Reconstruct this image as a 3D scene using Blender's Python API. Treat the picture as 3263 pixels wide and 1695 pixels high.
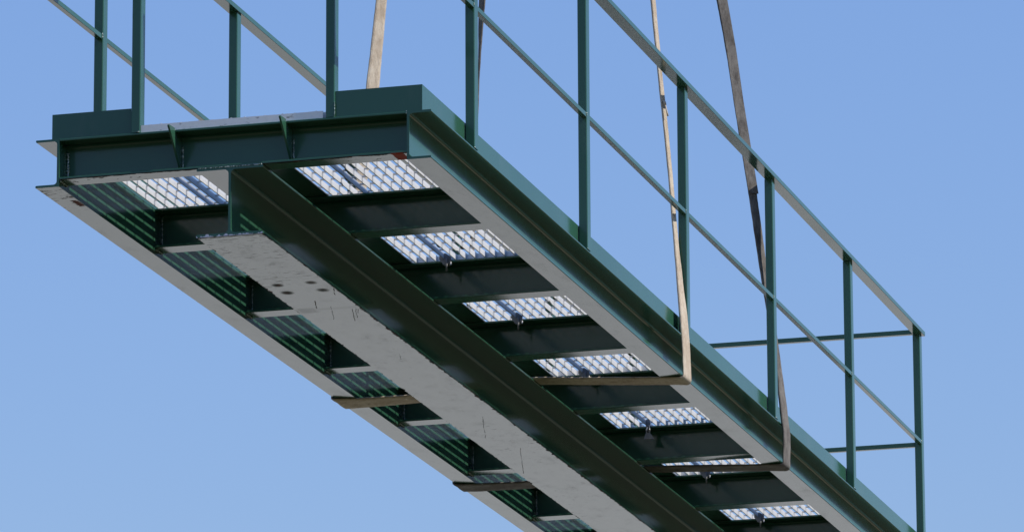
import bpy, bmesh, math, random
from mathutils import Vector, Matrix, noise
random.seed(7)
S = 0.001                     # every dimension below is in millimetres of the walkway
ZB = 7850.0                   # height of the side channels' underside above the ground
scene = bpy.context.scene
for o in list(bpy.data.objects):
    bpy.data.objects.remove(o)

# ------------------------------------------------------------------ camera, sky, sun, exposure
RM = [[0.9630721450932491, 0.26918740282526055, -0.005494133751420022],
      [-0.06991732580273594, 0.23033336539566412, -0.9705967794805943],
      [-0.2600069439420447, 0.9351388575744771, 0.2406485116434754]]
CP = (8195.387, -22341.937, -6234.324)
cam_d = bpy.data.cameras.new("camera")
cam = bpy.data.objects.new("camera", cam_d)
scene.collection.objects.link(cam)
m = Matrix(((RM[0][0], -RM[1][0], -RM[2][0], CP[0] * S),
            (RM[0][1], -RM[1][1], -RM[2][1], CP[1] * S),
            (RM[0][2], -RM[1][2], -RM[2][2], (CP[2] + ZB) * S),
            (0, 0, 0, 1)))
cam.matrix_world = m
cam_d.sensor_width = 36.0
cam_d.lens = 19324.66 / 3263.0 * 36.0
cam_d.shift_x = (1631.5 - 1694.73) / 3263.0
cam_d.shift_y = (856.56 - 847.5) / 3263.0
cam_d.clip_start = 0.5
cam_d.clip_end = 20000.0
scene.camera = cam

SUN_EL = math.radians(42.8)
w = bpy.data.worlds.new("World")
scene.world = w
w.use_nodes = True
nt = w.node_tree
bg = nt.nodes["Background"]
sky = nt.nodes.new("ShaderNodeTexSky")
sky.sky_type = 'NISHITA'
sky.sun_disc = False
sky.sun_elevation = SUN_EL
sky.sun_rotation = math.radians(90)      # sun towards +X
sky.altitude = 300
sky.air_density = 2.2
sky.dust_density = 0.0
sky.ozone_density = 9.0
tint = nt.nodes.new("ShaderNodeVectorMath")      # the day's slightly violet blue
tint.operation = 'MULTIPLY'
tint.inputs[1].default_value = (0.71, 0.705, 0.96)
nt.links.new(sky.outputs[0], tint.inputs[0])
nt.links.new(tint.outputs[0], bg.inputs[0])
bg.inputs[1].default_value = 0.15

sun_d = bpy.data.lights.new("sun", 'SUN')
sun_d.energy = 4.6
sun_d.angle = math.radians(0.5)
sun_d.color = (1.0, 0.95, 0.88)
sun = bpy.data.objects.new("sun", sun_d)
scene.collection.objects.link(sun)
sd = Vector((math.cos(SUN_EL), -0.045, math.sin(SUN_EL)))
sun.rotation_euler = sd.to_track_quat('Z', 'Y').to_euler()
sun.location = (30, 0, 30)

scene.view_settings.view_transform = 'Standard'
scene.view_settings.look = 'None'
scene.view_settings.gamma = 1
scene.view_settings.use_curve_mapping = False
scene.view_settings.exposure = 0.12
scene.cycles.max_bounces = 8
scene.cycles.caustics_reflective = False
scene.cycles.caustics_refractive = False
scene.render.resolution_x = 1024
scene.render.resolution_y = 531

# ------------------------------------------------------------------ materials
class N:
    """tiny node helper"""
    def __init__(s, name):
        s.m = bpy.data.materials.new(name)
        s.m.use_nodes = True
        s.t = s.m.node_tree
        s.b = s.t.nodes["Principled BSDF"]
        g = s.t.nodes.new("ShaderNodeNewGeometry")
        s.pos = g.outputs["Position"]
        s.nrm = g.outputs["Normal"]
    def _in(s, sock, v):
        if hasattr(v, "links"):
            s.t.links.new(v, sock)
        else:
            sock.default_value = v
    def math(s, op, a, b=0.0, c=0.0, clamp=False):
        n = s.t.nodes.new("ShaderNodeMath"); n.operation = op; n.use_clamp = clamp
        s._in(n.inputs[0], a); s._in(n.inputs[1], b); s._in(n.inputs[2], c)
        return n.outputs[0]
    def scale(s, v, sc, off=(0, 0, 0)):
        n = s.t.nodes.new("ShaderNodeMapping")
        s.t.links.new(v, n.inputs[0]); n.inputs["Scale"].default_value = sc
        n.inputs["Location"].default_value = off
        return n.outputs[0]
    def noise(s, v, sc, det=3.0, rough=0.5, dist=0.0):
        n = s.t.nodes.new("ShaderNodeTexNoise")
        s.t.links.new(v, n.inputs["Vector"]); n.inputs["Scale"].default_value = sc
        n.inputs["Detail"].default_value = det; n.inputs["Roughness"].default_value = rough
        n.inputs["Distortion"].default_value = dist
        return n.outputs["Fac"]
    def step(s, v, lo, hi):
        n = s.t.nodes.new("ShaderNodeMapRange"); n.interpolation_type = 'SMOOTHSTEP'
        s._in(n.inputs[0], v); n.inputs[1].default_value = lo; n.inputs[2].default_value = hi
        return n.outputs[0]
    def lerp(s, v, a, b):
        n = s.t.nodes.new("ShaderNodeMapRange")
        s._in(n.inputs[0], v); n.inputs[3].default_value = a; n.inputs[4].default_value = b
        return n.outputs[0]
    def mix(s, f, a, b):
        n = s.t.nodes.new("ShaderNodeMix"); n.data_type = 'RGBA'
        s._in(n.inputs[0], f); s._in(n.inputs[6], a); s._in(n.inputs[7], b)
        return n.outputs[2]
    def xyz(s, v):
        n = s.t.nodes.new("ShaderNodeSeparateXYZ"); s.t.links.new(v, n.inputs[0]); return n.outputs
    def bump(s, h, st, dist=0.001):
        n = s.t.nodes.new("ShaderNodeBump"); n.inputs["Strength"].default_value = st
        n.inputs["Distance"].default_value = dist; s.t.links.new(h, n.inputs["Height"])
        s.t.links.new(n.outputs[0], s.b.inputs["Normal"])
    def box(s, x, y, x0, x1, y0, y1, soft, jag=None):
        """soft mask of a rectangle in x/y, metres"""
        if jag is not None:
            x = s.math('ADD', x, jag); y = s.math('ADD', y, jag)
        a = s.step(x, x0 - soft, x0 + soft); b = s.step(x, x1 + soft, x1 - soft)
        c = s.step(y, y0 - soft, y0 + soft); d = s.step(y, y1 + soft, y1 - soft)
        return s.math('MULTIPLY', s.math('MULTIPLY', a, b), s.math('MULTIPLY', c, d))

GREEN = (0.026, 0.087, 0.051, 1)
DARKW = (0.030, 0.026, 0.022, 1)
IOR_PAINT = 1.46

def paint(name, kind=None):
    k = N(name)
    big = k.noise(k.pos, 1.6, 3, 0.5)
    mid = k.noise(k.scale(k.pos, (7, 2.0, 7)), 3.0, 3, 0.5)
    col = k.mix(big, (GREEN[0] * .80, GREEN[1] * .82, GREEN[2] * .82, 1), (GREEN[0] * 1.18, GREEN[1] * 1.16, GREEN[2] * 1.18, 1))
    col = k.mix(k.math('MULTIPLY', k.step(k.noise(k.scale(k.pos, (5, 5, 2.5)), 1.0, 5, 0.7), 0.5, 0.8), 0.16), col, (0.13, 0.15, 0.13, 1))
    rgh = k.lerp(mid, 0.10, 0.20)
    wear = None
    x, y, z = k.xyz(k.pos)
    z = k.math('SUBTRACT', z, ZB * S)
    def streaks(sx, sy, lo, hi, sc=1.0, off=(0, 0, 0)):
        return k.step(k.noise(k.scale(k.pos, (sx, sy, 30), off), sc, 4, 0.62, 0.25), lo, hi)
    if kind == 'girder':
        down = k.step(k.math('MULTIPLY', k.xyz(k.nrm)[2], -1.0), 0.5, 0.6)
        # thin scratches across the width, stronger in patches and at the near end
        patch = k.step(k.noise(k.pos, 1.9, 2, 0.5), 0.50, 0.62)
        near = k.step(y, 1.3, 0.0)
        dens = k.math('ADD', k.math('MULTIPLY', patch, 0.06), k.math('MULTIPLY', near, 0.10))
        sraw = k.noise(k.scale(k.pos, (14, 130, 30)), 1.0, 4, 0.62, 0.2)
        s1 = k.step(k.math('ADD', sraw, dens), 0.715, 0.735)
        sraw2 = k.noise(k.scale(k.pos, (150, 22, 30), (3, 5, 0)), 1.0, 4, 0.6, 0.3)
        s2 = k.step(k.math('ADD', sraw2, k.math('MULTIPLY', near, 0.04)), 0.745, 0.765)
        # torn, rusty margins
        jag = k.noise(k.scale(k.pos, (9, 17, 10)), 1.0, 6, 0.72)
        jlow = k.noise(k.scale(k.pos, (.1, 1.7, .1)), 1.0, 2, 0.5)
        jag2 = k.noise(k.scale(k.pos, (26, 120, 30)), 1.0, 3, 0.6)
        er = k.math('ADD', k.math('SUBTRACT', x, 0.8673), k.math('MULTIPLY', k.math('SUBTRACT', k.math('ADD', jag, k.math('MULTIPLY', jag2, 0.35)), k.lerp(jlow, 0.62, 0.84)), 0.060))
        e1 = k.step(er, -0.008, -0.003)
        el = k.math('ADD', k.math('SUBTRACT', 0.5873, x), k.math('MULTIPLY', k.math('SUBTRACT', k.math('ADD', jag, k.math('MULTIPLY', jag2, 0.35)), k.lerp(jlow, 0.80, 0.66)), 0.042))
        e2 = k.step(el, -0.006, -0.002)
        en = k.step(k.math('ADD', y, k.math('MULTIPLY', k.math('SUBTRACT', jag2, 0.5), 0.09)), 0.030, 0.004)
        wear = k.math('MAXIMUM', k.math('MAXIMUM', s1, s2), k.math('MAXIMUM', e1, k.math('MAXIMUM', e2, en)))
        # four round clamp marks and a worn joint
        for (cx, cy, r, a) in ((0.654, 0.853, 0.022, 1.0), (0.652, 0.989, 0.024, 1.0), (0.801, 0.847, 0.022, .85), (0.808, 0.985, 0.024, .85)):
            dx = k.math('SUBTRACT', x, cx); dy = k.math('MULTIPLY', k.math('SUBTRACT', y, cy), 0.82)
            d = k.math('SQRT', k.math('ADD', k.math('MULTIPLY', dx, dx), k.math('MULTIPLY', dy, dy)))
            wear = k.math('MAXIMUM', wear, k.math('MULTIPLY', k.step(d, r * 1.6, r * .2), a))
        jn = k.math('MULTIPLY', k.box(x, y, 0.60, 0.90, 1.290, 1.325, 0.012), 0.14)
        jn = k.math('MAXIMUM', jn, k.math('MULTIPLY', k.box(x, y, 0.595, 0.68, 1.27, 1.36, 0.02), 0.25))
        wear = k.math('MAXIMUM', wear, jn)
        for (cx, y0, y1, ww) in ((0.704, 1.13, 1.30, .0022), (0.846, .97, 1.08, .0022), (0.725, 1.27, 1.50, .0013), (0.80, 1.34, 1.55, .0016), (0.822, 1.33, 1.50, .0013), (0.842, 1.32, 1.42, .0012), (0.71, 3.55, 3.95, .0013), (.755, 3.5, 3.66, .0012), (.685, 4.2, 4.75, .0013), (.76, 2.2, 2.32, .001)):
            wob = k.math('ADD', k.math('ADD', x, k.math('MULTIPLY', k.math('SUBTRACT', y, (y0 + y1) / 2), 0.25)), k.math('MULTIPLY', k.math('SUBTRACT', k.noise(k.pos, 30.0, 2), 0.5), 0.012))
            gap = k.step(k.noise(k.scale(k.pos, (1, 45, 1), (cx * 9, 0, 0)), 1.0, 2), 0.40, 0.46)
            wear = k.math('MAXIMUM', wear, k.math('MULTIPLY', k.box(wob, y, cx - ww, cx + ww, y0, y1, 0.0012), k.math('MULTIPLY', gap, .85)))
        grime = k.math('MULTIPLY', k.step(k.noise(k.scale(k.pos, (9, 5, 5)), 1.0, 6, 0.75), 0.46, 0.74), 0.22)
        grime2 = k.math('MULTIPLY', k.step(k.noise(k.scale(k.pos, (60, 40, 5)), 1.0, 4, 0.8), 0.56, 0.72), k.lerp(near, 0.12, 0.45))
        wear = k.math('MAXIMUM', wear, k.math('MAXIMUM', grime, grime2))
        wear = k.math('MULTIPLY', k.math('MULTIPLY', wear, down), k.step(z, -0.2, -0.22))
        # pale bared primer along the lower part of the sawn end of the bottom flange
        face = k.step(k.math('MULTIPLY', k.xyz(k.nrm)[1], -1.0), 0.8, 0.9)
        fl = k.noise(k.scale(k.pos, (34, 1, 12)), 1.0, 4, 0.7)
        hgt = k.math('ADD', k.math('MULTIPLY', k.math('SUBTRACT', fl, 0.50), 0.055), -0.2532)
        flake = k.math('MULTIPLY', face, k.step(k.math('SUBTRACT', hgt, z), -0.0005, 0.0005))
        flake = k.math('MULTIPLY', flake, k.step(z, -0.2, -0.23))
    elif kind == 'channel':
        down = k.step(k.math('MULTIPLY', k.xyz(k.nrm)[2], -1.0), 0.5, 0.6)
        low = k.math('MULTIPLY', down, k.step(z, 0.01, 0.005))
        left = k.step(x, 0.2, 0.1)
        near = k.math('MULTIPLY', k.step(y, 0.75, 0.10), left)
        sraw = k.noise(k.scale(k.pos, (14, 75, 30)), 1.0, 4, 0.65, 0.3)
        s1 = k.step(k.math('ADD', sraw, k.math('MULTIPLY', near, 0.17)), 0.735, 0.755)
        spots = k.step(k.noise(k.scale(k.pos, (50, 45, 30)), 1.0, 2, 0.6), 0.80, 0.83)
        grime = k.math('MULTIPLY', k.step(k.noise(k.scale(k.pos, (14, 6, 5)), 1.0, 6, 0.75), 0.48, 0.76), 0.16)
        wear = k.math('MULTIPLY', k.math('MAXIMUM', grime, k.math('MAXIMUM', s1, spots)), low)
    elif kind == 'endbeam':
        down = k.step(k.math('MULTIPLY', k.xyz(k.nrm)[2], -1.0), 0.5, 0.6)
        low = k.math('MULTIPLY', down, k.step(z, 0.05, 0.04))
        n1 = k.noise(k.pos, 22.0, 4, 0.7)
        a = k.box(x, y, 0.02, 0.34, -0.02, 0.12, 0.02)
        n2 = k.noise(k.scale(k.pos, (14, 45, 30)), 1.0, 4, 0.7)
        s1 = k.math('MULTIPLY', a, k.step(n1, 0.58, 0.66))
        b = k.box(x, y, 1.10, 1.38, -0.02, 0.12, 0.02)
        s2 = k.math('MULTIPLY', b, k.step(n2, 0.62, 0.66))
        ed = k.step(k.math('SUBTRACT', y, k.math('MULTIPLY', n1, 0.05)), -0.012, -0.018)
        wear = k.math('MULTIPLY', low, k.math('MAXIMUM', k.math('MAXIMUM', s1, s2), ed))
    else:
        spots = k.step(k.noise(k.scale(k.pos, (60, 60, 60)), 1.0, 2, 0.6), 0.86, 0.88)
        wear = k.math('MULTIPLY', spots, 0.5)
    wcol = DARKW
    if kind in ('channel', 'endbeam', 'girder'):
        wcol = k.mix(k.step(k.noise(k.pos, 14.0, 3), 0.50, 0.62), DARKW, (0.085, 0.033, 0.018, 1))
    col = k.mix(wear, col, wcol)
    rgh = k.math('ADD', rgh, k.math('MULTIPLY', wear, 0.6), clamp=True)
    spec = k.lerp(wear, 0.5, 0.05)
    if kind == 'endbeam':     # patch of bare red primer beside the right channel
        jg = k.math('MULTIPLY', k.math('SUBTRACT', k.noise(k.pos, 30.0, 3), 0.5), 0.02)
        red = k.math('MULTIPLY', k.box(x, y, 1.403, 1.452, -0.05, 0.2, 0.003, jg), low)
        col = k.mix(red, col, (0.36, 0.055, 0.025, 1))
        rgh = k.math('ADD', rgh, k.math('MULTIPLY', red, 0.5), clamp=True)
        spec = k.math('SUBTRACT', spec, k.math('MULTIPLY', red, 0.45), clamp=True)
    if kind == 'girder':
        col = k.mix(flake, col, (0.50, 0.50, 0.56, 1))
        rgh = k.math('ADD', rgh, k.math('MULTIPLY', flake, 0.5), clamp=True)
    if kind == 'channel':     # rust patch by the inner edge near the left end
        jg = k.math('MULTIPLY', k.math('SUBTRACT', k.noise(k.scale(k.pos, (30, 60, 30)), 1.0, 5, .75), 0.5), 0.075)
        red = k.math('MULTIPLY', k.box(x, y, -0.030, -0.002, 0.23, 0.325, 0.006, jg), low)
        col = k.mix(red, col, (0.13, 0.035, 0.018, 1))
        rgh = k.math('ADD', rgh, k.math('MULTIPLY', red, 0.5), clamp=True)
        spec = k.math('SUBTRACT', spec, k.math('MULTIPLY', red, 0.45), clamp=True)
    k._in(k.b.inputs["Base Color"], col)
    k._in(k.b.inputs["Roughness"], rgh)
    k._in(k.b.inputs["Specular IOR Level"], spec)
    k.b.inputs["IOR"].default_value = IOR_PAINT
    k.bump(k.noise(k.scale(k.pos, (9, 9, 40)), 1.0, 2), 0.25, 0.0008)
    return k.m

M_PAINT = paint("green_paint")
M_GIRD = paint("green_paint_girder", 'girder')
M_CHAN = paint("green_paint_channel", 'channel')
M_ENDB = paint("green_paint_end_beam", 'endbeam')

def zinc(name, c0, c1, metal=0.25, rough=0.45, stain=0.0):
    k = N(name)
    n = k.noise(k.pos, 55.0, 4, 0.6)
    n2 = k.noise(k.scale(k.pos, (18, 18, 60)), 1.0, 3, 0.6)
    col = k.mix(n, c0, c1)
    st = k.step(n2, 0.62, 0.72)
    col = k.mix(k.math('MULTIPLY', st, stain), col, (0.16, 0.13, 0.11, 1))
    # a few ochre weathering streaks
    oc = k.step(k.noise(k.scale(k.pos, (9, 5, 3), (4, 1, 2)), 1.0, 2), 0.72, 0.80)
    col = k.mix(k.math('MULTIPLY', oc, 0.5), col, (0.62, 0.42, 0.20, 1))
    k._in(k.b.inputs["Base Color"], col)
    k.b.inputs["Metallic"].default_value = metal
    k._in(k.b.inputs["Roughness"], k.lerp(n, rough - .08, rough + .12))
    k.bump(n, 0.3, 0.0006)
    return k.m
M_ZINC = zinc("galvanised_steel", (0.47, 0.465, 0.455, 1), (0.63, 0.625, 0.61, 1), 0.05, 0.5, 0.25)
M_ZEND = zinc("galvanised_end_bar", (0.70, 0.67, 0.62, 1), (0.86, 0.83, 0.78, 1), 0.25, 0.5, 0.9)
M_CLIP = zinc("weathered_clip_steel", (0.15, 0.15, 0.15, 1), (0.25, 0.25, 0.24, 1), 0.15, 0.6)
M_NUT = zinc("bright_nut_steel", (0.7, 0.7, 0.7, 1), (0.85, 0.85, 0.85, 1), 0.3, 0.35)

k = N("weld_metal")
k._in(k.b.inputs["Base Color"], k.mix(k.step(k.noise(k.pos, 160.0, 2), 0.48, 0.60), (0.035, 0.085, 0.055, 1), (0.42, 0.48, 0.44, 1)))
k.b.inputs["Roughness"].default_value = 0.25
k.b.inputs["IOR"].default_value = 1.7
M_WELD = k.m

def webbing(name, c0, c1, dirt):
    k = N(name)
    n = k.noise(k.pos, 9.0, 5, 0.65)
    f = k.noise(k.scale(k.pos, (260, 260, 520)), 1.0, 2, 0.7)
    col = k.mix(k.step(n, 0.35, 0.65), c0, c1)
    col = k.mix(k.math('MULTIPLY', k.step(k.noise(k.scale(k.pos, (14, 14, 6), (1, 2, 3)), 1.0, 4, .7), 0.52, 0.68), 0.55), col, dirt)
    col = k.mix(k.math('MULTIPLY', k.step(f, 0.45, 0.7), 0.22), col, dirt)
    col = k.mix(k.math('MULTIPLY', k.step(k.noise(k.scale(k.pos, (45, 45, 16), (7, 2, 3)), 1.0, 6, .8), 0.46, 0.66), 0.42), col, dirt)
    k._in(k.b.inputs["Base Color"], col)
    k.b.inputs["Roughness"].default_value = 0.9
    k.b.inputs["Specular IOR Level"].default_value = 0.15
    h = k.math('ADD', f, k.math('MULTIPLY', k.noise(k.scale(k.pos, (60, 60, 25)), 1.0, 3), 1.3))
    k.bump(h, 0.8, 0.003)
    return k.m
M_TAN = webbing("tan_webbing", (0.47, 0.38, 0.28, 1), (0.57, 0.49, 0.38, 1), (0.24, 0.17, 0.11, 1))
M_GREYW = webbing("grey_brown_webbing", (0.135, 0.122, 0.108, 1), (0.20, 0.185, 0.165, 1), (0.045, 0.038, 0.033, 1))

k = N("dark_debris")
k._in(k.b.inputs["Base Color"], k.mix(k.noise(k.pos, 90.0, 3), (0.012, 0.012, 0.014, 1), (0.05, 0.045, 0.04, 1)))
k.b.inputs["Roughness"].default_value = 0.8
M_DEBRIS = k.m

def soil(name, a0, a1, b0, b1):
    k = N(name)
    g1 = k.noise(k.pos, 0.05, 4, 0.6); g2 = k.noise(k.pos, 3.0, 5, 0.7)
    k._in(k.b.inputs["Base Color"], k.mix(g1, k.mix(g2, a0, a1), k.mix(g2, b0, b1)))
    k.b.inputs["Roughness"].default_value = 0.95
    k.b.inputs["Specular IOR Level"].default_value = 0.1
    k.bump(g2, 0.5, 0.02)
    return k.m
M_GROUND = soil("grassy_earth", (0.05, 0.06, 0.03, 1), (0.11, 0.11, 0.06, 1), (0.08, 0.07, 0.04, 1), (0.14, 0.12, 0.08, 1))
M_BOUNCE = soil("pale_bounce_ground", (0.56, 0.53, 0.44, 1), (0.66, 0.625, 0.52, 1), (0.60, 0.565, 0.47, 1), (0.69, 0.655, 0.55, 1))  # bright tone for the added ground sheet that the flange undersides mirror

# ------------------------------------------------------------------ mesh helpers (mm, walkway axes: x across, y along, z up)
def V(x, y, z):
    return Vector((x * S, y * S, (z + ZB) * S))

class MB:
    def __init__(s, local=False):
        s.bm = bmesh.new(); s.local = local
    def P(s, x, y, z):
        return Vector((x * S, y * S, z * S)) if s.local else V(x, y, z)
    def box(s, x0, x1, y0, y1, z0, z1, c=0.0, axis='y'):
        if c > 0:
            if axis == 'y':
                return s.prism([(x0 + c, z0), (x1 - c, z0), (x1, z0 + c), (x1, z1 - c), (x1 - c, z1), (x0 + c, z1), (x0, z1 - c), (x0, z0 + c)], 'y', y0, y1)
            if axis == 'x':
                return s.prism([(y0 + c, z0), (y1 - c, z0), (y1, z0 + c), (y1, z1 - c), (y1 - c, z1), (y0 + c, z1), (y0, z1 - c), (y0, z0 + c)], 'x', x0, x1)
            return s.prism([(x0 + c, y0), (x1 - c, y0), (x1, y0 + c), (x1, y1 - c), (x1 - c, y1), (x0 + c, y1), (x0, y1 - c), (x0, y0 + c)], 'z', z0, z1)
        vs = [s.bm.verts.new(s.P(x, y, z)) for z in (z0, z1) for y in (y0, y1) for x in (x0, x1)]
        for f in ((0, 2, 3, 1), (4, 5, 7, 6), (0, 1, 5, 4), (2, 6, 7, 3), (0, 4, 6, 2), (1, 3, 7, 5)):
            s.bm.faces.new([vs[i] for i in f])
    def prism(s, poly, axis, a, b, cuts=1):
        rings = []
        for i in range(cuts + 1):
            t = a + (b - a) * i / cuts
            if axis == 'y': ring = [s.bm.verts.new(s.P(p, t, q)) for p, q in poly]
            elif axis == 'x': ring = [s.bm.verts.new(s.P(t, p, q)) for p, q in poly]
            else: ring = [s.bm.verts.new(s.P(p, q, t)) for p, q in poly]
            rings.append(ring)
        n = len(poly)
        for r0, r1 in zip(rings, rings[1:]):
            for i in range(n):
                s.bm.faces.new((r0[i], r0[(i + 1) % n], r1[(i + 1) % n], r1[i]))
        s.bm.faces.new(rings[0]); s.bm.faces.new(rings[-1])
    def tube(s, pts, rad, seg=8, jit=0.0):
        rings = []
        pts = [Vector(p) for p in pts]
        for i, p in enumerate(pts):
            t = (pts[min(i + 1, len(pts) - 1)] - pts[max(i - 1, 0)]).normalized()
            u = t.orthogonal().normalized(); v = t.cross(u)
            r = (rad[i] if isinstance(rad, (list, tuple)) else rad) * (1 + random.uniform(-jit, jit))
            c = p + Vector([random.uniform(-jit, jit) * r * .5 for _ in range(3)])
            rings.append([s.bm.verts.new(s.P(*(c + u * (math.cos(a) * r) + v * (math.sin(a) * r)))) for a in [2 * math.pi * q / seg for q in range(seg)]])
        for r0, r1 in zip(rings, rings[1:]):
            for i in range(seg):
                s.bm.faces.new((r0[i], r0[(i + 1) % seg], r1[(i + 1) % seg], r1[i]))
        s.bm.faces.new(rings[0]); s.bm.faces.new(rings[-1])
    def build(s, name, mats, parent=None, smooth=False, loc=None):
        bmesh.ops.recalc_face_normals(s.bm, faces=s.bm.faces)
        me = bpy.data.meshes.new(name); s.bm.to_mesh(me); s.bm.free()
        for mm in (mats if isinstance(mats, (list, tuple)) else [mats]):
            me.materials.append(mm)
        if smooth:
            for p in me.polygons: p.use_smooth = True
        return link(name, me, parent, loc)

def link(name, me, parent=None, loc=None):
    o = bpy.data.objects.new(name, me); scene.collection.objects.link(o)
    if loc is not None: o.location = V(*loc)
    if parent is not None: set_parent(o, parent)
    return o
def world_loc(o):
    p = Vector(o.location)
    q = o.parent
    while q: p += Vector(q.location); q = q.parent
    return p
def set_parent(o, parent):
    o.parent = parent
    o.location = Vector(o.location) - world_loc(parent)
def arc(cx, cz, r, a0, a1, n=6):
    return [(cx + r * math.cos(math.radians(a0 + (a1 - a0) * i / n)), cz + r * math.sin(math.radians(a0 + (a1 - a0) * i / n))) for i in range(n + 1)]
def weld(p0, p1, r, parent, step=4.0):
    """a lumpy weld bead; its parent is the part it closes"""
    p0, p1 = Vector(p0), Vector(p1)
    n = max(3, int((p1 - p0).length / step))
    b = MB(); b.tube([p0.lerp(p1, i / n) for i in range(n + 1)], [r * (0.7 + 0.5 * abs(math.sin(i * 1.3))) for i in range(n + 1)], 7, 0.22)
    return b.build('weld_bead', M_WELD, parent, True)

# ------------------------------------------------------------------ ground
b = bmesh.new()
bmesh.ops.create_circle(b, cap_ends=True, radius=6000, segments=96)
me = bpy.data.meshes.new('ground'); b.to_mesh(me); b.free(); me.materials.append(M_GROUND)
g = bpy.data.objects.new('ground', me); scene.collection.objects.link(g); g['kind'] = 'structure'

b = bmesh.new()
vs = [b.verts.new((x, y, 0.004)) for x, y in ((-90, 9), (-1, 9), (-1, 420), (-160, 420))]  # unseen pale sheet, added and bounded to reflect light into the steel undersides
b.faces.new(vs)
me = bpy.data.meshes.new('bounce_ground'); b.to_mesh(me); b.free(); me.materials.append(M_BOUNCE)
g = bpy.data.objects.new('bounce_ground', me); scene.collection.objects.link(g); g['kind'] = 'structure'

# ------------------------------------------------------------------ the walkway
H, W, F, TF, TW = 200.0, 1469.5, 101.0, 10.0, 10.0
L = 9470.0
GZ = 29.0                      # underside of the cross beams, top of the girder
YB = [0, 1180, 2405, 3561, 4733, 5921, 7100, 8280, 9367]
root = bpy.data.objects.new('steel_walkway', None); scene.collection.objects.link(root)
root.location = V(W / 2, L / 2, -257)
root['label'] = "dark green painted steel walkway with open grating deck and handrails, hanging level from two slings"
root['category'] = "walkway"

# side channels, flanges outwards
def channel_poly(x0, sgn):
    pts = [(0, 0)] + [(F - 2, 0), (F, 2), (F, TF - 3), (F - 3, TF)]
    pts += arc(TW + 14, TF + 14, 14, 270, 180)
    pts += arc(TW + 14, H - TF - 14, 14, 180, 90)
    pts += [(F - 3, H - TF), (F, H - TF + 3), (F, H - 2), (F - 2, H), (0, H)]
    return [(x0 + sgn * p, q) for p, q in pts]
for x0, sg in ((0, -1), (W, 1)):
    b = MB(); b.prism(channel_poly(x0, sg), 'y', 0, L, 12)
    ch = b.build('side_channel', M_CHAN, root)
    if sg < 0: left_ch = ch
    else: right_ch = ch

# cross beams: small channels, flanges towards the near end (the last one towards the far end)
CF, CW, CT = 103.0, 9.0, 10.0
def cross_poly(flip=False):
    pts = [(CF, GZ), (2, GZ), (0, GZ + 2), (0, GZ + CT - 2), (2, GZ + CT)]
    pts += [(CF - CW - 12 + 12 * math.sin(math.radians(a)), GZ + CT + 12 - 12 * math.cos(math.radians(a))) for a in (0, 20, 40, 60, 80, 90)]
    pts += [(CF - CW - 12 + 12 * math.cos(math.radians(a)), H - CT - 12 + 12 * math.sin(math.radians(a))) for a in (0, 20, 40, 60, 80, 90)]
    pts += [(2, H - CT), (0, H - CT + 2), (0, H - 2.5), (2, H - .5), (CF, H - .5)]
    return [(CF - p, q) for p, q in pts] if flip else pts
beams = []
for i, y in enumerate(YB):
    b = MB(); b.prism([(p + y, q) for p, q in cross_poly(i == len(YB) - 1)], 'x', 0.4, W - 0.4, 10)
    c = b.build('cross_beam', M_ENDB if i == 0 else M_PAINT, root)
    beams.append(c)
    if i:
        wy = y + (CF - CW - 3 if i < len(YB) - 1 else 3)
        weld((3, wy, GZ + 14), (3, wy, H - 16), 4, c, 6)
        weld((-3, y + 6, GZ - 2), (-3, y + CF - 8, GZ - 2), 4.5, c, 6)
        # short bead under the inner foot of the beam on the channel web
        weld((3, y + 8, GZ - 3), (3, y + CF - 10, GZ - 3), 4.5, c, 6)
        weld((W - 3, wy, GZ + 14), (W - 3, wy, H - 16), 4, c, 6)
e = beams[0]
e['label'] = "near end cross beam with two gusset plates and a patch of red primer"
weld((5, CF - CW - 2, GZ + 16), (5, CF - CW - 2, H - 40), 5.5, e, 5)
weld((3, 4, GZ - 3), (3, 92, GZ - 3), 5, e, 5)
weld((W - 4, 2, H - 12), (W - 1, 4, H + 1), 3, e, 3)
for gx in (490, 960):
    b = MB()
    b.prism([(CF - CW - 1, 44), (CF - CW - 1, H - CT - 1), (-1, H - CT - 1), (-1, H + 6), (-70, H + 3), (-72, H - 2), (CF - CW - 10, 44)], 'x', gx - 4, gx + 4)
    gp = b.build('gusset_plate', M_PAINT, e)
    b = MB(); b.tube([(gx + 3.2, 18, 172), (gx + 4.6, 18, 172)], 5, 10)
    gh = b.build('bolt_hole', M_DEBRIS, e)
    weld((gx + 7, CF - CW - 2, 52), (gx + 7, CF - CW - 2, 150), 3.2, e, 4)
    weld((gx + 3, -2, H - 10), (gx + 3, -2, H + 1), 2.5, e, 3)

# central girder
G0, G1, GB, GTF, GTW = 587.0, 867.0, -257.0, 12.0, 10.0
gc = (G0 + G1) / 2
r = 18
p = [(G0 + 2, GB), (G1 - 2, GB), (G1, GB + 2), (G1, GB + GTF - 2), (G1 - 2, GB + GTF)]
p += arc(gc + GTW / 2 + r, GB + GTF + r, r, 270, 180)
p += arc(gc + GTW / 2 + r, GZ - GTF - r, r, 180, 90)
p += [(G1 - 2, GZ - GTF), (G1, GZ - GTF + 2), (G1, GZ - 2.6), (G1 - 2, GZ - .6), (G0 + 2, GZ - .6), (G0, GZ - 2.6), (G0, GZ - GTF + 2), (G0 + 2, GZ - GTF)]
p += arc(gc - GTW / 2 - r, GZ - GTF - r, r, 90, 0)
p += arc(gc - GTW / 2 - r, GB + GTF + r, r, 0, -90)
p += [(G0 + 2, GB + GTF), (G0, GB + GTF - 2), (G0, GB + 2)]
b = MB(); b.prism(p, 'y', 0.6, L - 5, 14)
gird = b.build('center_girder', M_GIRD, root)
gird['label'] = "scratched deep central girder below the deck with four round clamp marks"
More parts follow.
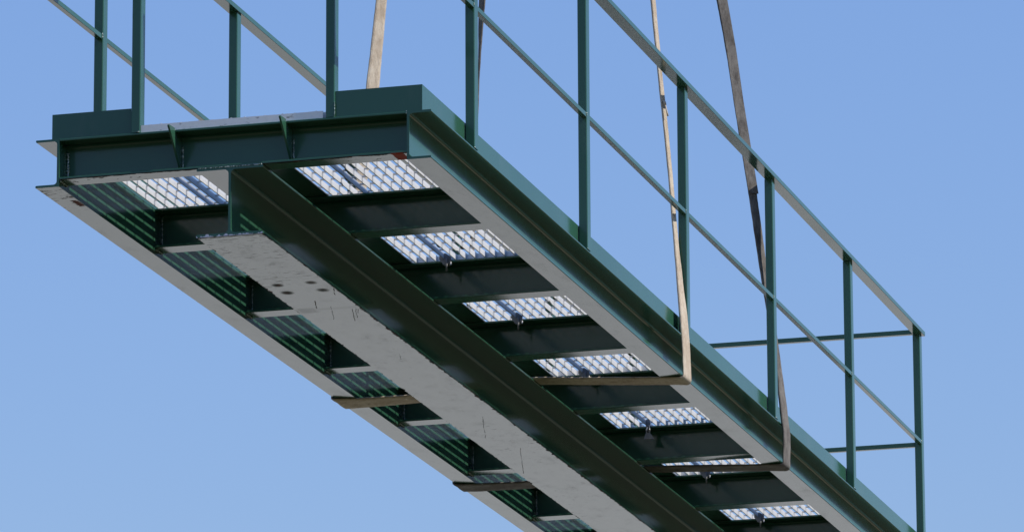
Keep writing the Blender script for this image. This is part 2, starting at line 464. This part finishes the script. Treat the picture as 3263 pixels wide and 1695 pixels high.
weld((G0 + 6, 0.5, GZ - 1), (G1 - 4, 0.5, GZ - 1), 2.4, gird, 5)
for y in YB[1:-1]:
    weld((G0 + 4, y, GZ - 1), (G1 - 4, y, GZ - 1), 3, gird, 7)

# grating deck
BP, BX0, BZ0, BZ1 = 45.45, 779.6, 206.0, 232.5
bars = [BX0 + BP * i for i in range(-17, 16)]
CBY = [92.4 + 117.65 * i for i in range(0, 80)]
for y0, y1 in ((34, 2452), (2460, 4781), (4789, 7148), (7156, L - 34)):
    b = MB()
    for x in bars:
        b.box(x - 2.2, x + 2.2, y0 + 3.3, y1 - 3.3, BZ0, BZ1)
    for y in CBY:
        if y0 + 20 < y < y1 - 20:
            for xa, xb in zip(bars, bars[1:]):
                b.box(xa + 2.2, xb - 2.2, y - 4.6, y + 4.6, BZ1 - 5.6, BZ1 - 0.3)
    gp = b.build('grating_panel', M_ZINC, root)
    for ya in (y0, y1 - 3.2):
        eb = MB(); eb.box(bars[0] - 2.2, bars[-1] + 2.2, ya, ya + 3.2, BZ0 - .6, BZ1 + .4)
        eb.build('end_bar', M_ZEND, gp)
b = MB(); b.box(590, 766, 34, L - 34, 200.2, 205.4)
cv = b.build('cover_strip', M_PAINT, root)
cv['label'] = "dark flat strip under the grating along the central girder"
# galvanised nosing strip along the near edge of the deck between the two gate posts
b = MB()
xs = [345 + (1116 - 345) * i / 40 for i in range(41)]
top = [231 + 0.9 * noise.noise(Vector((x * .02, 0, 0))) for x in xs]
for (xa, xb), (ta, tb) in zip(zip(xs, xs[1:]), zip(top, top[1:])):
    v = [b.bm.verts.new(b.P(*q)) for q in ((xa, 9, 201), (xb, 9, 201), (xb, 13, 201), (xa, 13, 201), (xa, 9, ta), (xb, 9, tb), (xb, 13, tb), (xa, 13, ta))]
    for f in ((0, 3, 2, 1), (4, 5, 6, 7), (0, 1, 5, 4), (2, 3, 7, 6), (0, 4, 7, 3), (1, 2, 6, 5)):
        b.bm.faces.new([v[q] for q in f])
for i in range(11):
    x = 372 + i * 71
    x += random.uniform(-14, 14); b.box(x - 3, x + 3, 9.5, 14, 229, 231.5 + random.uniform(.3, 2.6))
nos = b.build('deck_nosing', M_ZEND, root)
nos['label'] = "stained galvanised strip along the near edge of the deck"

# clips that hold two grating panels to the beam below
def clip(y, kind):
    if kind == 0:
        b = MB()
        # saddle plate standing in front of the flange edge, pointed below
        b.prism([(-27, 204), (-25, 219), (-4, 229), (4, 229), (27, 212), (26, 190), (12, 178), (4, 172), (-6, 178)], 'y', y - 13, y - 9)
        b.box(-12, 12, y - 9, y + 30, 180, 184)
        c = b.build('grating_clip', M_CLIP, root); mv = [c]
        b = MB(); b.tube([(9, y - 18, 146), (9, y - 18, 205)], 4.2, 10)
        mv.append(b.build('bolt', M_CLIP, c, True))
        b = MB(); b.tube([(24, y - 6, 177), (24, y - 6, 190)], 4.2, 6)
        mv.append(b.build('nut', M_NUT, c))
    else:
        b = MB()
        b.prism([(-6, 228), (4, 233), (16, 226), (17, 160), (38, 130), (-16, 133), (-5, 163), (-5, 170), (-5, 200)], 'y', y - 13, y - 9)
        c = b.build('grating_clip', M_CLIP, root); mv = [c]
        c['label'] = "loose grating clip hanging with its flared foot downwards"
        b = MB(); b.prism([(0, 163), (11, 163), (9, 196), (3, 196)], 'y', y - 14.5, y - 13.2)
        mv.append(b.build('slot', M_DEBRIS, c))
        b = MB(); b.tube([(0, y - 16, 176), (5, y - 16, 192)], 3.2, 6); b.tube([(14.5, y - 16, 178), (13.5, y - 16, 200)], 2.8, 6)
        mv.append(b.build('nut', M_NUT, c))
    for o in mv:
        o.data.transform(Matrix.Translation((923.5 * S, 0, 0)))
    return c
for i in (2, 3, 4, 5, 6, 7):
    clip(YB[i], 1 if i == 5 else 0)

# toe boards
TZ = 309.0
def toe(x0, x1, y0, y1, name='toe_board'):
    b = MB()
    b.box(x0, x1, y0, y1, H + 0.8, TZ)
    return b.build(name, M_PAINT, root)
toe(W + 53, W + 60.6, 19.8, L - 20)
toe(-40, -33, 30, L - 20)
toe(-40, 306, 22, 29.8)
toe(1168, W + 60.6, 12, 19.6)
toe(-33, W + 53, L - 28, L - 20.4)

# rails and posts
RZ0, RZ1, MZ0, MZ1 = 1408.0, 1432.0, 793.0, 815.0
def post(x0, x1, y, wl):
    b = MB(); b.box(x0, x1, y, y + 54, H + .6, RZ0 - .4, 3.0, 'z')
    o = b.build('post', M_PAINT, root)
    for q in wl: weld(q[0], q[1], q[2], o, 3)
    return o
PY = [614.6, 2384, 4160, 5917, 7669, 9398]
for y in PY:
    post(1534, 1574, y, [((1572, y - 1, MZ0 + 6), (1573, y - 1, MZ1 - 2), 3.2), ((1571, y + 1, H + 2), (1573, y + 10, H + 2), 3)])
    post(-78, -38, y, [((-41, y - 1, MZ0 + 4), (-41, y - 1, MZ1 + 4), 3.4)])
post(306, 344.5, 0.5, [((342, 0, 203), (328, 0, 203), 2.5)])
post(1129.5, 1167, 0.5, [((1166, 3, 203), (1163, 3, 206), 3.2), ((1167, 1, 205), (1167, 1, 262), 1.6)])
post(1534, 1574, 20, []) if False else None
def rail(name, *a, axis='y'):
    b = MB(); b.box(*a, c=1.2, axis=axis); return b.build(name, M_PAINT, root)
rail('handrail', 1536, 1592, -28, L - 10, RZ0, RZ1)
rail('handrail', -84, -30, -28, L - 10, RZ0, RZ1)
rail('handrail', -30, 1536, 9399, 9430, 1410, 1435, axis='x')
rail('handrail', -30, 344, -24, 0, RZ0, RZ1, axis='x')
rail('handrail', 1130, 1536, -24, 0, RZ0, RZ1, axis='x')
def midrails(x0, x1, ys):
    for ya, yb in zip(ys, ys[1:]):
        rail('mid_rail', x0, x1, ya, yb, MZ0, MZ1)
seg = [-28] + PY
for xa, xb in ((1549, 1573), (-66, -42)):
    for i, (ya, yb) in enumerate(zip(seg, seg[1:])):
        rail('mid_rail', xa, xb, ya if i == 0 else ya + 54, yb, MZ0, MZ1)
rail('mid_rail', -38, 1534, 9399, 9426, 779, 803, axis='x')
rail('mid_rail', -41, 344, -24, 0, MZ0 - 6, MZ1 - 6, axis='x')
rail('mid_rail', 1130, 1546, -24, 0, MZ0 - 6, MZ1 - 6, axis='x')

# ------------------------------------------------------------------ slings
def sling(name, keys, mat, label, lap=None, step=14.0, group=None):
    """keys: (x,y,z, width vector, thickness); a flat woven strap swept along them"""
    dens = []
    for a, c in zip(keys, keys[1:]):
        pa, pc = Vector(a[0]), Vector(c[0])
        st = step if max(a[0][2], c[0][2]) < 2600 else 150
        n = max(1, int((pc - pa).length / st))
        for i in range(n):
            t = i / n
            dens.append((pa.lerp(pc, t), Vector(a[1]).lerp(Vector(c[1]), t), a[2] + (c[2] - a[2]) * t))
    dens.append((Vector(keys[-1][0]), Vector(keys[-1][1]), keys[-1][2]))
    for _ in range(90):      # ease the bends of the free legs
        q = [d[0].copy() for d in dens]
        for i in range(1, len(dens) - 1):
            if 330 < q[i].z < 2500:
                dens[i] = (q[i].lerp((q[i - 1] + q[i + 1]) / 2, .8),) + dens[i][1:]
    b = MB(); rings = []
    for i, (p, wv, th) in enumerate(dens):
        t = (dens[min(i + 1, len(dens) - 1)][0] - dens[max(i - 1, 0)][0]).normalized()
        u = wv.normalized(); n = t.cross(u).normalized()
        hw = wv.length / 2 * (1 + 0.035 * noise.noise(p * .03) + random.uniform(-.012, .012))
        h = th / 2
        sag = 1.5 * noise.noise(p * 0.012 + Vector((5, 5, 5)))
        prof = [(-1, -.35), (-.94, -1), (-.5, -1.12), (0, -.6), (.5, -1.12), (.94, -1), (1, -.35), (1, .35), (.94, 1), (.5, 1.12), (0, .6), (-.5, 1.12), (-.94, 1), (-1, .35)]
        rings.append([b.bm.verts.new(b.P(*(p + u * (q * hw) + n * (r_ * h + sag)))) for q, r_ in prof])
    for r0, r1 in zip(rings, rings[1:]):
        for i in range(14):
            b.bm.faces.new((r0[i], r0[(i + 1) % 14], r1[(i + 1) % 14], r1[i]))
    b.bm.faces.new(rings[0]); b.bm.faces.new(rings[-1])
    o = b.build(name, mat, None, True)
    o['label'] = label; o['category'] = 'lifting sling'
    if group: o['group'] = group
    return o
HOOK = (740, 4560, 10500)
k1 = [(HOOK, (50, 20, 0), 12), ((104, 4184, 2150), (42, 40, 0), 8), ((86, 4179, 1962), (40, 42, 0), 8), ((65, 4172, 1745), (42, 50, 0), 8), ((46, 4165, 1511), (46, 56, 0), 8),
      ((20, 4155, 1300), (50, 40, 0), 10), ((-24, 4140, 860), (24, 70, 0), 9), ((-62, 4128, 560), (14, 90, 0), 9), ((-92, 4122, 320), (4, 120, 0), 9), ((-107, 4120, 205), (0, 150, 0), 9), ((-109, 4119, 12), (0, 200, 0), 9),
      ((-108, 4119, -2), (0, 204, 0), 9), ((-99, 4119, -7), (0, 206, 0), 9), ((6, 4150, -2), (0, 185, 0), 9), ((215, 4208, 13), (0, 158, 0), 9), ((586, 4190, 35.5), (0, 150, 0), 9), ((868, 4108, 35.5), (0, 140, 0), 9),
      ((1462, 4122, -1), (0, 146, 0), 9), ((1560, 4124, -7), (0, 150, 0), 9), ((1574, 4120, -4), (0, 142, 0), 9), ((1578, 4118, 6), (0, 136, 0), 9),
      ((1577, 4112, 100), (4, 118, 0), 10), ((1574.4, 4106, 200), (8, 98, 0), 11), ((1566, 4106, 300), (10, 84, 0), 12), ((1552, 4108, 458), (10, 56, 0), 10),
      ((1533, 4118, 641), (8, 40, 0), 9), ((1515.7, 4130.6, 855), (7, 36, 0), 9), ((1492.6, 4139.4, 1146), (7, 36, 0), 9), ((1469, 4145, 1331), (8, 38, 0), 9), ((1460, 4148.6, 1455), (8, 34, 0), 9),
      ((1442.8, 4154, 1641), (9, 34, 0), 9), ((1423.6, 4160, 1844), (10, 34, 0), 10), ((1410, 4164, 2000), (14, 48, 0), 14), (HOOK, (20, 50, 0), 14)]
s1 = sling('lifting_sling', k1, M_TAN, "pale tan webbing sling round the middle of the walkway, nearer the near end", group="slings carrying the walkway")
b = MB(); b.tube([(1478, 4128, 1338), (1484, 4126, 1330), (1488, 4124, 1316)], [5, 7, 5], 8, .2); b.tube([(1486, 4124, 1322), (1494, 4122, 1290), (1500, 4122, 1262)], [3.5, 4, 5], 6, .15)
b.build('stitched_tag', M_TAN, s1, True)
k2 = [(HOOK, (50, 20, 0), 12), ((128, 5800, 2560), (42, -22, 0), 9), ((115.5, 5817, 2424), (38, -22, 0), 9), ((102, 5834, 2290), (26, -20, 0), 9), ((90, 5850, 2156), (14, -24, 0), 9),
      ((40, 5930, 1500), (4, -60, 0), 9), ((-20, 6030, 860), (4, -80, 0), 9), ((-62, 6070, 560), (4, -90, 0), 9), ((-92, 6100, 320), (0, -120, 0), 9), ((-107, 6116, 205), (0, -140, 0), 9), ((-109, 6119, 12), (0, -172, 0), 9),
      ((-108, 6119, -2), (0, -174, 0), 9), ((-99, 6119, -7), (0, -176, 0), 9), ((6, 6160, -2), (0, -165, 0), 9), ((215, 6240, 13), (0, -156, 0), 9), ((586, 6215, 35.5), (0, -146, 0), 9), ((700, 6190, 35.5), (0, -140, 0), 9), ((701, 6190, 35.5), (0, 140, 0), 9), ((868, 6158, 35.5), (0, 138, 0), 9),
      ((1462, 6120, -1), (0, 146, 0), 9), ((1560, 6119, -7), (0, 148, 0), 9), ((1574, 6117, -4), (0, 142, 0), 9), ((1578, 6114, 6), (0, 136, 0), 9),
      ((1584, 6098, 90), (6, 112, 0), 10), ((1586, 6090, 156), (9, 96, 0), 11), ((1578, 6074, 250), (11, 86, 0), 12), ((1572, 6066, 330), (11, 80, 0), 12), ((1562, 6052, 466), (9, 62, 0), 12), ((1539, 6028, 690), (11, 58, 0), 12),
      ((1514.8, 6001, 872), (16, 60, 0), 12), ((1496, 5978, 1059), (26, 46, 0), 9), ((1469, 5942, 1341), (33, 36, 0), 9),
      ((1447, 5919, 1530), (36, 34, 0), 9), ((1413, 5883, 1813), (38, 30, 0), 9), ((1387.6, 5852, 2066), (38, 30, 0), 9), ((1349, 5820, 2320), (38, 30, 0), 9), ((1320, 5790, 2500), (38, 30, 0), 9), (HOOK, (40, 20, 0), 14)]
s2 = sling('lifting_sling', k2, M_GREYW, "dark grey brown webbing sling round the walkway, nearer the far end", group="slings carrying the walkway")
# second ply sewn to the dark sling's upper part
b = MB()
pl = [(1469, 5942, 1345), (1447, 5919, 1530), (1413, 5883, 1813), (1387.6, 5852, 2066), (1353, 5822, 2320), (1328, 5800, 2500)]
rg = []
for x, y, z in pl:
    cs = []
    for sgn, off in ((-1, 5.5), (1, 5.5), (1, 10.5), (-1, 10.5)):
        cs.append(b.bm.verts.new(b.P(x + sgn * 20.5 + off * .62, y + sgn * 16.5 - off * .78, z)))
    rg.append(cs)
for r0, r1 in zip(rg, rg[1:]):
    for i in range(4): b.bm.faces.new((r0[i], r0[(i + 1) % 4], r1[(i + 1) % 4], r1[i]))
b.bm.faces.new(rg[0]); b.bm.faces.new(rg[-1])
b.build('sewn_ply', M_GREYW, s2)

# ------------------------------------------------------------------ bits of dirt lodged in the deck
CX, CY, CZ = CP
def on_plane(u, v, z):
    q = ((u - 1694.73) / 19324.66, (v - 856.56) / 19324.66, 1.0)
    d = [RM[0][i] * q[0] + RM[1][i] * q[1] + RM[2][i] * q[2] for i in range(3)]
    t = (z - CZ) / d[2]
    return CX + d[0] * t, CY + d[1] * t
DIRT = [(1030.0, 620, 70, 34), (985, 770, 95, 28), (940, 905, 70, 24), (894, 1040, 60, 20), (1030, 1690, 90, 28), (985, 1830, 85, 26), (1075, 1800, 40, 20),
        (940, 2240, 60, 22), (1030, 2300, 60, 24), (1165, 2960, 95, 26), (1165, 3320, 60, 22), (800, 3990, 90, 24), (845, 4150, 95, 22), (1345, 3930, 90, 26), (1300, 4080, 100, 24), (890, 5200, 85, 26), (845, 5420, 80, 22), (890, 5610, 90, 20)]
for (x, y, ln, wd) in DIRT:
    slot = BX0 + BP * (math.floor((x - BX0) / BP) + .5)
    b = bmesh.new()
    bmesh.ops.create_icosphere(b, subdivisions=3, radius=1.0)
    for v in b.verts:
        nn = 1 + 0.35 * noise.noise(v.co * 1.7 + Vector((x, y, 0)) * .1)
        v.co = Vector((v.co.x * min(wd, 38) / 2 * nn, v.co.y * ln / 2 * nn, v.co.z * 5 * nn)) * S
    me = bpy.data.meshes.new('dirt_clump'); b.to_mesh(me); b.free(); me.materials.append(M_DEBRIS)
    o = bpy.data.objects.new('dirt_clump', me); scene.collection.objects.link(o)
    o.location = V(slot + 5, y, 224)
    o['label'] = "small dark clump of dirt lodged in the slots of the grating deck"
    o['category'] = 'dirt clump'; o['group'] = "dirt clumps lodged in the grating"
